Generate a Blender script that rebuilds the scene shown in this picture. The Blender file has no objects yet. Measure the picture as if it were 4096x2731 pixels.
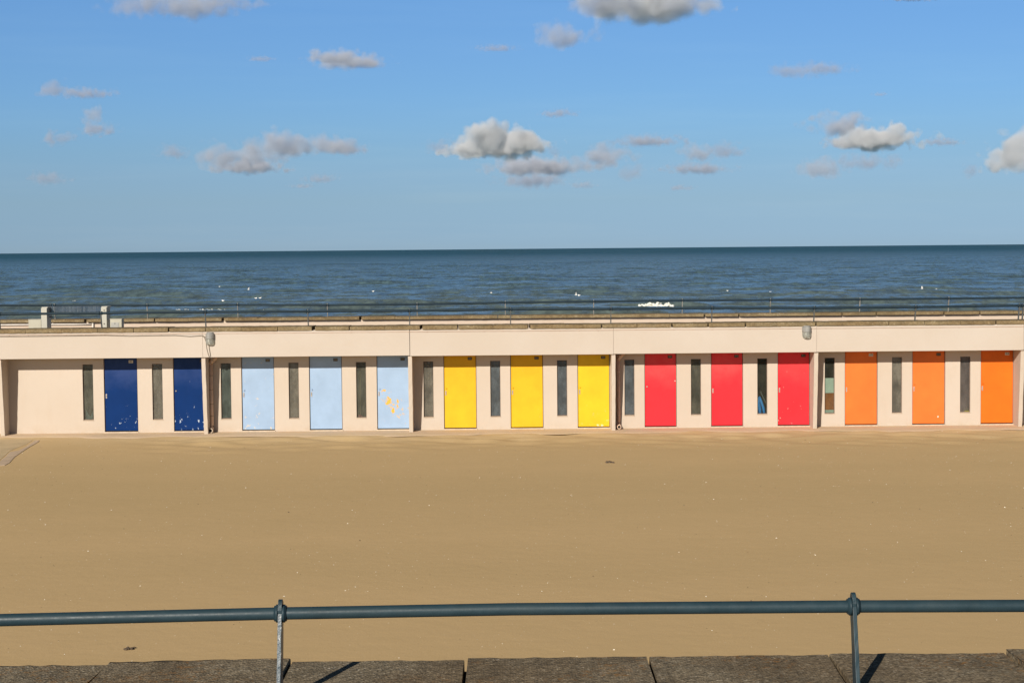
import bpy, bmesh, math, random
import numpy as np
from mathutils import Vector, Matrix, Euler
R = random.Random(7)
S = bpy.context.scene
COL = S.collection
# ------------------------------------------------------------------ camera
IMW, IMH, FPX = 4096.0, 2731.0, 7000.0
PITCH = math.atan((IMH/2-995.0)/FPX)
ROLL = -0.0090
WALL_Y = 46.7
RM = Euler((math.radians(90)-PITCH, 0, 0)).to_matrix() @ Matrix.Rotation(ROLL, 3, 'Z')

def ray(x, y):
    return RM @ Vector(((x-IMW/2)/FPX, -(y-IMH/2)/FPX, -1.0))
d0 = ray(2048, 1720)
EYE = -d0.z/d0.y*WALL_Y
def at(x, y, Y):
    """the point of the vertical plane at distance Y that photo position (x, y) looks at"""
    d = ray(x, y); return Vector((d.x/d.y*Y, Y, EYE+d.z/d.y*Y))
def ground(x, y, z=0.0):
    d = ray(x, y); t = (z-EYE)/d.z; return Vector((d.x*t, d.y*t, z))
def zat(y, Y): return at(2048, y, Y).z
def xat(x, Y, y=1560): return at(x, y, Y).x

cam = bpy.data.cameras.new('camera'); co = bpy.data.objects.new('camera', cam); COL.objects.link(co)
cam.sensor_width = 36; cam.lens = FPX/IMW*36; cam.clip_start = 0.1; cam.clip_end = 200000
co.matrix_world = Matrix.Translation((0, 0, EYE)) @ RM.to_4x4()
S.camera = co

# ------------------------------------------------------------------ materials
class NT:
    def __init__(s, mat):
        s.nt = mat.node_tree; s.nt.nodes.clear()
    def n(s, t, props=None, **inp):
        k = s.nt.nodes.new(t)
        for a, v in (props or {}).items(): setattr(k, a, v)
        for a, v in inp.items():
            key = int(a[1:]) if a[0] == '_' and a[1:].isdigit() else a.replace('_', ' ')
            s.put(k, key, v)
        return k
    def put(s, k, key, v):
        i = k.inputs[key]
        if isinstance(v, bpy.types.NodeSocket): s.nt.links.new(v, i)
        elif isinstance(v, bpy.types.Node): s.nt.links.new(v.outputs[0], i)
        else:
            if hasattr(i.default_value, '__len__') and not hasattr(v, '__len__'): v = (v,)*len(i.default_value)
            if hasattr(v, '__len__') and len(v) == 3 and len(i.default_value) == 4: v = (*v, 1)
            i.default_value = v
    def math(s, op, a, b=0.0, c=None, clamp=False):
        k = s.n('ShaderNodeMath', {'operation': op, 'use_clamp': clamp}, _0=a, _1=b)
        if c is not None: s.put(k, 2, c)
        return k.outputs[0]
    def vmath(s, op, a, b=(0, 0, 0)):
        return s.n('ShaderNodeVectorMath', {'operation': op}, _0=a, _1=b)
    def pos(s): return s.n('ShaderNodeNewGeometry').outputs['Position']
    def obj(s): return s.n('ShaderNodeTexCoord').outputs['Object']
    def mapv(s, v, scale=(1, 1, 1), loc=(0, 0, 0)):
        return s.n('ShaderNodeMapping', None, Vector=v, Scale=scale, Location=loc).outputs[0]
    def noise(s, v, scale, detail=4, rough=.55, dist=0):
        return s.n('ShaderNodeTexNoise', None, Vector=v, Scale=scale, Detail=detail, Roughness=rough, Distortion=dist)
    def ramp(s, f, lo, hi, a=0.0, b=1.0):
        k = s.n('ShaderNodeMapRange', {'clamp': True}, Value=f)
        for nm, v in (('From Min', lo), ('From Max', hi), ('To Min', a), ('To Max', b)): s.put(k, nm, v)
        return k.outputs[0]
    def mix(s, f, a, b, mode='MIX'):
        k = s.n('ShaderNodeMix', {'data_type': 'RGBA', 'blend_type': mode})
        s.put(k, 0, f); s.put(k, 6, a); s.put(k, 7, b); return k.outputs[2]
    def sep(s, v):
        return s.n('ShaderNodeSeparateXYZ', None, Vector=v).outputs
    def bump(s, h, strength, dist=.01):
        return s.n('ShaderNodeBump', None, Strength=strength, Distance=dist, Height=h).outputs[0]
    def out(s, sh, vol=None):
        o = s.n('ShaderNodeOutputMaterial')
        if sh is not None: s.nt.links.new(sh.outputs[0], o.inputs['Surface'])
        if vol is not None: s.nt.links.new(vol.outputs[0], o.inputs['Volume'])
    def pbsdf(s, col, rough=.7, spec=.3, normal=None, **kw):
        k = s.n('ShaderNodeBsdfPrincipled', None, Base_Color=col, Roughness=rough)
        s.put(k, 'Specular IOR Level', spec)
        if normal is not None: s.put(k, 'Normal', normal)
        for a, v in kw.items(): s.put(k, a.replace('_', ' '), v)
        return k
MATS = {}
def newmat(name):
    m = bpy.data.materials.new(name); m.use_nodes = True; MATS[name] = m; return m, NT(m)
def lin(r, g, b):
    f = lambda c: (c/255/12.92 if c/255 <= .04045 else ((c/255+.055)/1.055)**2.4)
    return (f(r), f(g), f(b))
def mul(c, k): return tuple(x*k for x in c)

def simple(name, col, rough=.6, spec=.3, var=.12, scale=6, bump=.15, bscale=60, metallic=0.0):
    m, t = newmat(name); p = t.pos()
    f = t.noise(p, scale, 5).outputs[0]
    c = t.mix(t.ramp(f, .3, .7), mul(col, 1-var), mul(col, 1+var))
    b = t.bump(t.noise(p, bscale, 3).outputs[0], bump, .004)
    t.out(t.pbsdf(c, rough, spec, b, Metallic=metallic)); return m

WALLC = (.492, .413, .336)
def wall_mat(name, base, stain=.25):
    m, t = newmat(name); p = t.pos()
    big = t.noise(p, .55, 4).outputs[0]; mid = t.noise(t.mapv(p, (1, 1, .35)), 3.0, 6, .65).outputs[0]; fine = t.noise(p, 90, 3).outputs[0]
    c = t.mix(t.ramp(big, .35, .68), mul(base, .965), (base[0]*1.01, base[1]*1.03, base[2]*1.06))
    c = t.mix(t.ramp(mid, .55, .8, 0, stain), c, (base[0]*.86, base[1]*.78, base[2]*.70))
    # rising damp and sand splash: dirt that stays on the lowest 25 cm of the render
    z = t.sep(p)[2]
    d = t.math('MULTIPLY', t.ramp(z, .02, .30, 1, 0), t.ramp(t.noise(p, 2.2, 6, .7).outputs[0], .42, .7))
    c = t.mix(t.math('MULTIPLY', d, .5), c, (base[0]*.80, base[1]*.70, base[2]*.56))
    b = t.bump(t.math('ADD', t.math('MULTIPLY', fine, .5), t.noise(p, 9, 5).outputs[0]), .22, .012)
    t.out(t.pbsdf(c, .85, .15, b)); return m
wall_mat('wall_paint', WALLC)
wall_mat('fascia_paint', (.478, .408, .340), .12)
wall_mat('sea_parapet_paint', (.50, .40, .315), .6)

def concrete(name, base, spk=.7, scale=1.0, lichen=True, con=.5):
    m, t = newmat(name); p = t.pos()
    g = t.n('ShaderNodeTexVoronoi', None, Vector=p, Scale=75*scale)
    gc = t.sep(g.outputs['Color'])[0]
    c = t.mix(t.ramp(gc, .0, 1.0), mul(base, 1-con), mul(base, 1+con))
    c = t.mix(t.ramp(t.sep(g.outputs['Color'])[1], .90, .97, 0, spk), c, (.62, .55, .42))
    c = t.mix(t.ramp(t.noise(p, 2.6, 7, .7).outputs[0], .45, .70, 0, .65), c, mul(base, .42))
    c = t.mix(t.ramp(t.noise(t.mapv(p, (.4, 2, 1)), 7, 5, .7).outputs[0], .5, .75, 0, .35), c, (base[0]*1.25, base[1]*1.15, base[2]*1.05))
    if lichen:
        lm = t.math('MULTIPLY', t.ramp(t.noise(p, 1.9, 3).outputs[0], .50, .60), t.ramp(t.noise(p, 24, 6, .75).outputs[0], .52, .64))
        c = t.mix(t.math('MULTIPLY', lm, .7), c, (.30, .14, .03))
        wm = t.math('MULTIPLY', t.ramp(t.noise(p, 5.3, 3).outputs[0], .62, .68), t.ramp(t.noise(p, 31, 4, .7).outputs[0], .6, .66))
        c = t.mix(wm, c, (.55, .48, .40))
    c = t.mix(t.ramp(t.noise(p, .9, 2).outputs[0], .40, .62, 0, .5), c, t.mix(1.0, c, (.72, .60, .48), 'MULTIPLY'))
    b = t.bump(t.math('ADD', g.outputs['Distance'], t.math('MULTIPLY', t.noise(p, 22, 6).outputs[0], .8)), .45, .012)
    t.out(t.pbsdf(c, .92, .12, b)); return m
concrete('near_coping_concrete', (.200, .162, .108), .4)
concrete('hut_coping_concrete', (.215, .163, .092), .22, .5, False, .22)
concrete('deck_concrete', (.26, .22, .18), .4, .6, False)

def paint(name, col, rough=.45, chip=None, lo=.62, zlow=0.0, zbias=.16, scale=9.0, fade=None, patch=None, stretch=1.0, spec=.2):
    """gloss door paint with flaked spots; object coordinates start at the door's lower left corner"""
    m, t = newmat(name); o = t.obj(); p = t.pos()
    xs = t.sep(o)
    f1 = t.noise(p, 1.7, 5, .6).outputs[0]
    c = t.mix(t.ramp(f1, .3, .7), mul(col, .90), mul(col, 1.06))
    if fade:
        # sun-bleached bloom with a ragged shape on the upper half of the leaf
        fm = t.math('MULTIPLY', t.ramp(t.math('ADD', xs[2], t.math('MULTIPLY', t.noise(p, 2.6, 4).outputs[0], .9)), 1.45, 2.0), t.ramp(t.noise(p, 3.2, 4).outputs[0], .25, .6, .4, 1))
        c = t.mix(t.math('MULTIPLY', fm, fade[1]), c, fade[0])
    # runs of grime
    c = t.mix(t.ramp(t.noise(t.mapv(p, (7, 1, .5)), 2.2, 5, .7).outputs[0], .58, .8, 0, .22), c, mul(col, .72))
    if chip:
        nz = t.noise(t.mapv(p, (1, 1, stretch)), scale, 7, .68, .3).outputs[0]
        low = t.ramp(xs[2], .0, .9, zbias, 0)
        nz = t.math('ADD', nz, low)
        k = t.ramp(nz, lo, lo+.012)
        c = t.mix(k, c, chip)
    if patch:
        pc, (px, pz, rx, rz), th = patch
        ex = t.math('SUBTRACT', xs[0], px); ez = t.math('SUBTRACT', xs[2], pz)
        ux = t.math('DIVIDE', t.math('SUBTRACT', t.math('MULTIPLY', ex, .74), t.math('MULTIPLY', ez, .67)), rx)
        uz = t.math('DIVIDE', t.math('ADD', t.math('MULTIPLY', ex, .67), t.math('MULTIPLY', ez, .74)), rz)
        rr = t.math('SQRT', t.math('ADD', t.math('MULTIPLY', ux, ux), t.math('MULTIPLY', uz, uz)))
        nz = t.noise(p, 8, 8, .66, .4).outputs[0]
        k = t.ramp(t.math('SUBTRACT', nz, t.math('MULTIPLY', rr, .11)), th, th+.03)
        c = t.mix(k, c, pc)
    b = t.bump(t.noise(p, 14, 5).outputs[0], .06, .01)
    t.out(t.pbsdf(c, rough, spec, b)); return m
NAVY, SKY, YEL, RED, ORA, ORB = (.0025, .024, .112), (.285, .390, .540), (.66, .385, .012), (.66, .022, .032), (.68, .155, .028), (.68, .135, .009)
WHITE_CHIP, CREAM_CHIP, YCHIP = (.42, .48, .55), (.56, .47, .36), (.66, .36, .055)
paint('navy_door_paint', NAVY, .38, (.42, .48, .55), .715, zbias=.10, spec=.08, fade=((.035, .06, .17), .6))
paint('navy_door_paint_worn', NAVY, .38, (.42, .48, .55), .70, zbias=.12, stretch=.45, spec=.08, fade=((.035, .06, .17), .5))
paint('pale_blue_paint', SKY, .5, CREAM_CHIP, .655, zbias=.05)
paint('pale_blue_paint_clean', SKY, .5, CREAM_CHIP, .77, zbias=.03)
paint('pale_blue_paint_patched', SKY, .5, CREAM_CHIP, .74, zbias=.03, patch=(YCHIP, (.36, .66, .52, .26), .485))
paint('yellow_paint', YEL, .5, (.74, .48, .08), .72, zbias=.02, fade=((.62, .31, .008), .55))
paint('yellow_paint_chipped', YEL, .5, (.72, .55, .26), .70, zbias=.03, fade=((.62, .31, .008), .55))
paint('yellow_paint_bright', (.68, .42, .013), .5, (.72, .60, .36), .72, zbias=.12)
paint('red_paint', RED, .5, (.85, .55, .5), .735, zbias=.03, fade=((.68, .062, .062), .8))
paint('red_paint_plain', RED, .5, (.85, .6, .5), .75, zbias=.03, fade=((.68, .062, .062), .8))
paint('red_paint_scuffed', RED, .5, (.62, .52, .45), .70, zbias=.09, fade=((.68, .055, .055), .6))
paint('orange_paint', ORA, .5)
paint('orange_paint_spotted', ORA, .5, (.75, .62, .45), .73, zbias=.06)
paint('deep_orange_paint', ORB, .5)

simple('rail_paint', (.019, .038, .048), .46, .26, .2, 14, .08, 60)
simple('rail_paint_far', (.012, .026, .038), .6, .2, .2, 8, .1, 60)
def worn_glint_rail():
    m, t = newmat('near_rail_paint'); p = t.pos()
    k = t.ramp(t.noise(p, 46, 5, .75).outputs[0], .745, .76)
    c = t.mix(t.ramp(t.noise(p, 9, 5).outputs[0], .3, .7), (.015, .032, .041), (.023, .044, .055))
    c = t.mix(t.ramp(t.noise(t.mapv(p, (.3, 1, 1)), 3.1, 5, .7).outputs[0], .55, .75, 0, .5), c, (.034, .050, .052))
    c = t.mix(k, c, (.36, .34, .30))  # pale spots: worn paint, and glints painted into the colour
    t.out(t.pbsdf(c, t.ramp(t.noise(p, 17, 4).outputs[0], .3, .7, .36, .56), .28, t.bump(t.noise(p, 38, 5).outputs[0], .16, .004)))
worn_glint_rail()
def glint_post():
    m, t = newmat('glint_post_paint'); p = t.pos()
    k = t.ramp(t.noise(t.mapv(p, (1, 1, .35)), 60, 6, .7).outputs[0], .60, .66)
    c = t.mix(k, (.036, .056, .070), (.45, .42, .38))  # pale flecks painted in for the bright glints on the bar
    t.out(t.pbsdf(c, .38, .5, t.bump(t.noise(p, 70, 5).outputs[0], .6, .006)))
glint_post()
simple('far_post_paint', (.085, .088, .085), .5, .4, .3, 10, .2, 50)
simple('far_post_sunlit', (.20, .19, .17), .5, .4, .3, 10, .2, 50)  # paler copy of the post paint: sunlit edges put into the colour
simple('dark_gap', (.012, .010, .008), .9, .1, .1, 4, 0, 10)
simple('door_frame_wood', (.16, .11, .085), .7, .2, .2, 9)
simple('latch_metal', (.33, .29, .25), .5, .4, .2, 20)
simple('plate_pale', (.62, .56, .46), .6, .3, .2, 40)
simple('plate_dark', (.045, .034, .022), .5, .3, .2, 40)
simple('digit_dark', (.02, .02, .02), .6, .2, .1, 40)
simple('digit_pale', (.30, .26, .19), .6, .2, .1, 40)
simple('sill_cement', (.50, .40, .30), .8, .2, .15, 9)
simple('lamp_grey', (.24, .235, .22), .5, .3, .15, 12)
simple('cable_grey', (.20, .165, .13), .7, .2, .2, 12)
simple('wire_pink', (.42, .28, .20), .7, .2, .15, 12)
simple('pipe_paint', (.66, .47, .34), .6, .3, .12, 10)
simple('pipe_joint', (.34, .23, .16), .7, .2, .12, 10)
simple('white_pipe', (.62, .56, .50), .5, .35, .08, 8)
simple('cabinet_paint', (.40, .37, .29), .5, .3, .06, 3)
simple('cabinet_panel', (.33, .32, .29), .5, .3, .06, 3)
simple('column_paint', (.40, .38, .32), .45, .35, .06, 3)
simple('mortar_lump', (.40, .32, .20), .9, .1, .3, 16, .6, 30)
simple('noodle_blue', (.03, .26, .72), .5, .3, .1, 12)
simple('noodle_grey', (.12, .12, .12), .5, .3, .1, 12)
simple('board_mint', (.52, .58, .54), .5, .3, .06, 5)
simple('board_rust', (.36, .10, .02), .6, .3, .25, 7)
simple('broom_wood', (.55, .34, .15), .6, .3, .1, 12)
simple('toy_pink', (.80, .05, .14), .5, .3, .1, 12)
simple('cloth_pale', (.45, .58, .62), .7, .2, .3, 9)
simple('cloth_olive', (.16, .15, .012), .7, .2, .4, 7)
simple('cloth_orange', (.75, .16, .03), .7, .2, .2, 7)
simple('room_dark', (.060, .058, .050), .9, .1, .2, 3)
simple('gull_white', (.82, .80, .76), .7, .2, .05, 9)
simple('gull_grey', (.30, .31, .33), .7, .2, .05, 9)
simple('shell_white', (.85, .78, .66), .6, .3, .2, 2)
simple('debris_dark', (.09, .065, .045), .8, .2, .4, 2)
def lampglass():
    m, t = newmat('lamp_glass')
    g = t.n('ShaderNodeBsdfGlass', None, Color=(.9, .92, .88), Roughness=.12, IOR=1.3)
    tr = t.n('ShaderNodeBsdfTransparent', None, Color=(.92, .93, .9))
    df = t.pbsdf((.42, .42, .38), .25, .6)
    a = t.n('ShaderNodeMixShader', None, Fac=.5, _1=g, _2=tr)
    t.out(t.n('ShaderNodeMixShader', None, Fac=.45, _1=a, _2=df))
lampglass()
simple('lamp_tube', (.92, .90, .84), .3, .5, .02, 4, 0)
def pane(name, tint, fac=.55, streak=.25):
    m, t = newmat(name); p = t.pos()
    n1 = t.noise(t.mapv(p, (1.4, 1, .8)), 2.6, 5, .65).outputs[0]
    n2 = t.noise(t.mapv(p, (5, 1, .7)), 3.0, 5, .7).outputs[0]
    gr = t.noise(p, 95, 2, .6).outputs[0]
    c = t.mix(t.ramp(n1, .32, .70), mul(tint, .55), mul(tint, 1.55))
    c = t.mix(t.ramp(n2, .5, .8, 0, streak), c, mul(tint, 2.2))
    c = t.mix(t.ramp(gr, .35, .68, 0, .45), c, mul(tint, .25))
    s = t.pbsdf(c, .22, .5, t.bump(gr, .5, .003))
    tr = t.n('ShaderNodeBsdfTransparent', None, Color=(.85, .9, .86))
    t.out(t.n('ShaderNodeMixShader', None, Fac=fac, _1=tr, _2=s))
pane('pane_grey', (.145, .132, .105), .75)
pane('pane_green', (.075, .092, .078), .75, .5)
pane('pane_blue', (.085, .098, .105), .78, .2)
pane('pane_clear', (.115, .110, .085), .46, .3)
pane('pane_open', (.115, .110, .085), .14, .3)
pane('pane_mottled', (.115, .098, .088), .7, .1)
def screen():
    m, t = newmat('salted_glass'); p = t.pos()
    n2 = t.noise(t.mapv(p, (14, 1, .6)), 2.0, 5, .7).outputs[0]
    c = t.mix(t.ramp(n2, .45, .75), (.07, .09, .12), (.22, .25, .28))
    s = t.pbsdf(c, .3, .5)
    tr = t.n('ShaderNodeBsdfTransparent', None, Color=(.72, .77, .80))
    t.out(t.n('ShaderNodeMixShader', None, Fac=t.ramp(n2, .35, .8, .22, .5), _1=tr, _2=s))
screen()

# ------------------------------------------------------------------ mesh helpers
class MB:
    def __init__(s): s.v = []; s.f = []; s.mi = []; s.smooth = []
    def add(s, vs, fs, mi=0, smooth=False):
        o = len(s.v); s.v += [Vector(a) for a in vs]
        for f in fs: s.f.append([i+o for i in f]); s.mi.append(mi); s.smooth.append(smooth)
        return s
    def box(s, x0, x1, y0, y1, z0, z1, mi=0):
        return s.add([(x0, y0, z0), (x1, y0, z0), (x1, y1, z0), (x0, y1, z0), (x0, y0, z1), (x1, y0, z1), (x1, y1, z1), (x0, y1, z1)],
                     [(0, 3, 2, 1), (4, 5, 6, 7), (0, 1, 5, 4), (1, 2, 6, 5), (2, 3, 7, 6), (3, 0, 4, 7)], mi)
    def tube(s, pts, r, seg=14, mi=0, caps=True):
        pts = [Vector(p) for p in pts]; rs = r if isinstance(r, (list, tuple)) else [r]*len(pts)
        rings = []; up = Vector((0, 0, 1))
        for i, p in enumerate(pts):
            d = (pts[min(i+1, len(pts)-1)]-pts[max(i-1, 0)]).normalized()
            a = d.cross(up if abs(d.z) < .9 else Vector((0, 1, 0))).normalized(); b = d.cross(a).normalized()
            rings.append([p+(a*math.cos(2*math.pi*k/seg)+b*math.sin(2*math.pi*k/seg))*rs[i] for k in range(seg)])
        vs = [q for ring in rings for q in ring]; fs = []
        for i in range(len(pts)-1):
            for k in range(seg):
                k2 = (k+1) % seg; fs.append((i*seg+k, i*seg+k2, (i+1)*seg+k2, (i+1)*seg+k))
        s.add(vs, fs, mi, True)
        if caps:
            s.add(rings[0], [tuple(range(seg))[::-1]], mi); s.add(rings[-1], [tuple(range(seg))], mi)
        return s
    def prism(s, poly, axis, a, b, mi=0):
        """poly in the two other axes, extruded from a to b along axis"""
        def P(u, v, w): return {'x': (w, u, v), 'y': (u, w, v), 'z': (u, v, w)}[axis]
        n = len(poly)
        vs = [P(u, v, a) for u, v in poly]+[P(u, v, b) for u, v in poly]
        fs = [tuple(range(n)), tuple(range(n, 2*n))[::-1]]+[(i, i+n, (i+1) % n+n, (i+1) % n) for i in range(n)]
        return s.add(vs, fs, mi)
    def ell(s, c, r, seg=10, rings=7, mi=0):
        vs = []; fs = []
        for i in range(rings+1):
            th = math.pi*i/rings
            for k in range(seg):
                ph = 2*math.pi*k/seg
                vs.append((c[0]+r[0]*math.sin(th)*math.cos(ph), c[1]+r[1]*math.sin(th)*math.sin(ph), c[2]+r[2]*math.cos(th)))
        for i in range(rings):
            for k in range(seg):
                k2 = (k+1) % seg; fs.append((i*seg+k, (i+1)*seg+k, (i+1)*seg+k2, i*seg+k2))
        return s.add(vs, fs, mi, True)
WORLD = {}
def tag(o, label=None, cat=None, group=None, kind=None):
    for k, v in (('label', label), ('category', cat), ('group', group), ('kind', kind)):
        if v: o[k] = v
    return o
def build(name, mb, mats, parent=None, origin=None, bevel=0, label=None, jitter=0, fixn=True):
    me = bpy.data.meshes.new(name)
    if origin is None:
        origin = WORLD[parent.name] if parent else Vector((0, 0, 0))
    origin = Vector(origin)
    me.from_pydata([v-origin for v in mb.v], [], mb.f)
    mats = mats if isinstance(mats, (list, tuple)) else [mats]
    for m in mats: me.materials.append(MATS[m])
    me.polygons.foreach_set('material_index', mb.mi); me.polygons.foreach_set('use_smooth', mb.smooth)
    bm = bmesh.new(); bm.from_mesh(me)
    if fixn:
        bmesh.ops.remove_doubles(bm, verts=bm.verts, dist=1e-6)
        bmesh.ops.recalc_face_normals(bm, faces=bm.faces)
    if bevel:
        es = [e for e in bm.edges if len(e.link_faces) == 2 and e.calc_face_angle(0) > .5 and not (e.link_faces[0].smooth and e.link_faces[1].smooth)]
        bmesh.ops.bevel(bm, geom=es, offset=bevel, segments=2, profile=.6, affect='EDGES', clamp_overlap=True)
    bm.to_mesh(me); bm.free(); me.update()
    o = bpy.data.objects.new(name, me); COL.objects.link(o)
    WORLD[o.name] = origin
    if parent: o.parent = parent; o.location = origin-WORLD[parent.name]
    else: o.location = origin
    if label: o['label'] = label
    return o
def thing(name, loc, label, cat, group=None):
    o = bpy.data.objects.new(name, None); COL.objects.link(o); o.location = loc; o.empty_display_size = .2
    WORLD[o.name] = Vector(loc); return tag(o, label, cat, group)
def grid_wall(xs, zs, hole, y0, y1, mb=None):
    """wall slab between y0 (front) and y1 with cells left out where hole(xc, zc)"""
    mb = mb or MB(); nx, nz = len(xs)-1, len(zs)-1
    H = [[hole((xs[i]+xs[i+1])/2, (zs[j]+zs[j+1])/2) for j in range(nz)] for i in range(nx)]
    solid = lambda i, j: 0 <= i < nx and 0 <= j < nz and not H[i][j]
    for i in range(nx):
        for j in range(nz):
            if H[i][j]: continue
            a, b, c, d = xs[i], xs[i+1], zs[j], zs[j+1]
            mb.add([(a, y0, c), (b, y0, c), (b, y0, d), (a, y0, d)], [(0, 1, 2, 3)])
            mb.add([(a, y1, c), (b, y1, c), (b, y1, d), (a, y1, d)], [(3, 2, 1, 0)])
            if not solid(i-1, j): mb.add([(a, y0, c), (a, y1, c), (a, y1, d), (a, y0, d)], [(3, 2, 1, 0)])
            if not solid(i+1, j): mb.add([(b, y0, c), (b, y1, c), (b, y1, d), (b, y0, d)], [(0, 1, 2, 3)])
            if not solid(i, j-1): mb.add([(a, y0, c), (b, y0, c), (b, y1, c), (a, y1, c)], [(3, 2, 1, 0)])
            if not solid(i, j+1): mb.add([(a, y0, d), (b, y0, d), (b, y1, d), (a, y1, d)], [(0, 1, 2, 3)])
    return mb
def rough_slab(x0, x1, y0, y1, z0, z1, rnd, chip=.012, n=9, bev=.012):
    """a cast coping slab whose long edges are nibbled: a box subdivided along x"""
    mb = MB(); prof = [(y0, z0+.004), (y0, z1-bev), (y0+bev, z1), (y1-bev, z1), (y1, z1-bev), (y1, z0)]
    vs = []; m = len(prof)
    for i in range(n+1):
        x = x0+(x1-x0)*i/n
        for (y, z) in prof:
            e = 1.0 if 0 < i < n else .5
            vs.append((x+(rnd.uniform(-1, 1)*chip*.4 if i in (0, n) else 0), y+rnd.uniform(-1, 1)*chip*.35*e, z+rnd.uniform(-1, 1)*chip*.35*e))
    if rnd.random() < .45:   # a broken corner
        i = rnd.choice((0, n))
        for k in (0, 1, 2):
            a = vs[i*m+k]; vs[i*m+k] = (a[0]+(.035 if i == 0 else -.035), a[1]+.012, a[2])
    fs = [(i*m+k, i*m+(k+1) % m, (i+1)*m+(k+1) % m, (i+1)*m+k) for i in range(n) for k in range(m)]
    fs += [tuple(range(m))[::-1], tuple(range(n*m, n*m+m))]
    return mb.add(vs, fs)

# ------------------------------------------------------------------ light and sky
AZ, EL = math.radians(21.7), math.radians(23.6)
sun = bpy.data.lights.new('sun', 'SUN'); so = bpy.data.objects.new('sun', sun); COL.objects.link(so)
sun.energy = 5.0; sun.angle = math.radians(.5); sun.color = (1.0, .93, .82)
Ld = Vector((math.sin(AZ)*math.cos(EL), math.cos(AZ)*math.cos(EL), -math.sin(EL)))
so.rotation_euler = Ld.to_track_quat('-Z', 'Y').to_euler(); so.location = (-10, -25, 15)
w = bpy.data.worlds.new('World'); S.world = w; w.use_nodes = True
t = NT(w)
tc = t.n('ShaderNodeTexCoord').outputs['Generated']
gx = t.sep(tc)
# the sky low over the sea is clear: look it up higher, where the model is bluer
zz = t.math('ADD', t.math('MULTIPLY', t.math('MAXIMUM', gx[2], 0.0), 3.4), .06)
vv = t.n('ShaderNodeCombineXYZ', None, X=gx[0], Y=gx[1], Z=zz)
vn = t.vmath('NORMALIZE', vv.outputs[0]).outputs[0]
sk = t.n('ShaderNodeTexSky', {'sky_type': 'NISHITA', 'sun_disc': False, 'sun_elevation': EL, 'sun_rotation': math.pi+AZ,
                              'air_density': 1.0, 'dust_density': .6, 'ozone_density': 1.6, 'altitude': 0}, Vector=vn)
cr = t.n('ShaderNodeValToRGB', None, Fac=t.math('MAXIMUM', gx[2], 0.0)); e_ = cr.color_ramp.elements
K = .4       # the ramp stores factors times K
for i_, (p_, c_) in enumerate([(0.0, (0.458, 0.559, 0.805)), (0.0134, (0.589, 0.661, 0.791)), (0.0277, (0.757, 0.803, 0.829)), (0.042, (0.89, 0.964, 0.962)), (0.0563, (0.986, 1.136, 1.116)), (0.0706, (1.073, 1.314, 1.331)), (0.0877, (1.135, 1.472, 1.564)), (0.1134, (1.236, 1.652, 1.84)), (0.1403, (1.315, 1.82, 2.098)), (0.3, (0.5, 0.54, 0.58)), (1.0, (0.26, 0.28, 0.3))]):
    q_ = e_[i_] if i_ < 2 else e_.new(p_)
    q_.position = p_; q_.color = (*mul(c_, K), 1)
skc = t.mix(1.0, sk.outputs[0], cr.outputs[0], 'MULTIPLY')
st_ = t.noise(t.mapv(tc, (3, 3, 42)), 2.2, 5, .6).outputs[0]     # thin high veils
skc = t.mix(t.ramp(st_, .50, .78, 0, .16), skc, t.mix(1.0, skc, (1.45, 1.22, 1.05), 'MULTIPLY'))
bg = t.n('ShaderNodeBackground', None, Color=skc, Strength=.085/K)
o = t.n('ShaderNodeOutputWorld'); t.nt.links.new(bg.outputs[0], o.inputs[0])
S.view_settings.view_transform = 'Standard'; S.view_settings.look = 'None'; S.view_settings.gamma = 1
S.view_settings.exposure = .2

# ------------------------------------------------------------------ sand
def sand_mat():
    m, t = newmat('sand'); p = t.pos(); y = t.sep(p)[1]
    base = (.575, .405, .203)
    fine = t.noise(p, 55, 3, .7).outputs[0]; mid = t.noise(t.mapv(p, (.75, 1, 1)), 1.1, 6, .62).outputs[0]; big = t.noise(t.mapv(p, (.25, 1, 1)), .16, 4).outputs[0]
    c = t.mix(t.ramp(big, .35, .65), mul(base, .95), (base[0]*1.03, base[1]*1.02, base[2]*1.03))
    c = t.mix(t.ramp(mid, .45, .75, 0, .22), c, (base[0]*.86, base[1]*.86, base[2]*.82))
    c = t.mix(t.ramp(fine, .35, .7), mul_c(t, c, .90), mul_c(t, c, 1.08))
    # paler wind-blown sand in ragged drifts close to the huts
    dr = t.math('MULTIPLY', t.ramp(t.math('ADD', y, t.math('MULTIPLY', t.noise(t.mapv(p, (.5, 1, 1)), 1.1, 6, .65).outputs[0], 3.2)), 45.2, 47.0),
                t.ramp(t.noise(t.mapv(p, (.6, 1.4, 1)), 1.6, 5).outputs[0], .30, .55))
    c = t.mix(t.math('MULTIPLY', dr, .55), c, (.66, .50, .29))
    h = t.math('ADD', t.math('MULTIPLY', fine, .12), t.math('ADD', t.noise(t.mapv(p, (1, 1.2, 1)), 3.0, 6).outputs[0], t.math('MULTIPLY', t.noise(p, 14, 4).outputs[0], .25)))
    t.out(t.pbsdf(c, .95, .08, t.bump(h, .35, .02)))
def mul_c(t, c, k):
    return t.mix(1.0, c, (k, k, k), 'MULTIPLY')
sand_mat()
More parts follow.
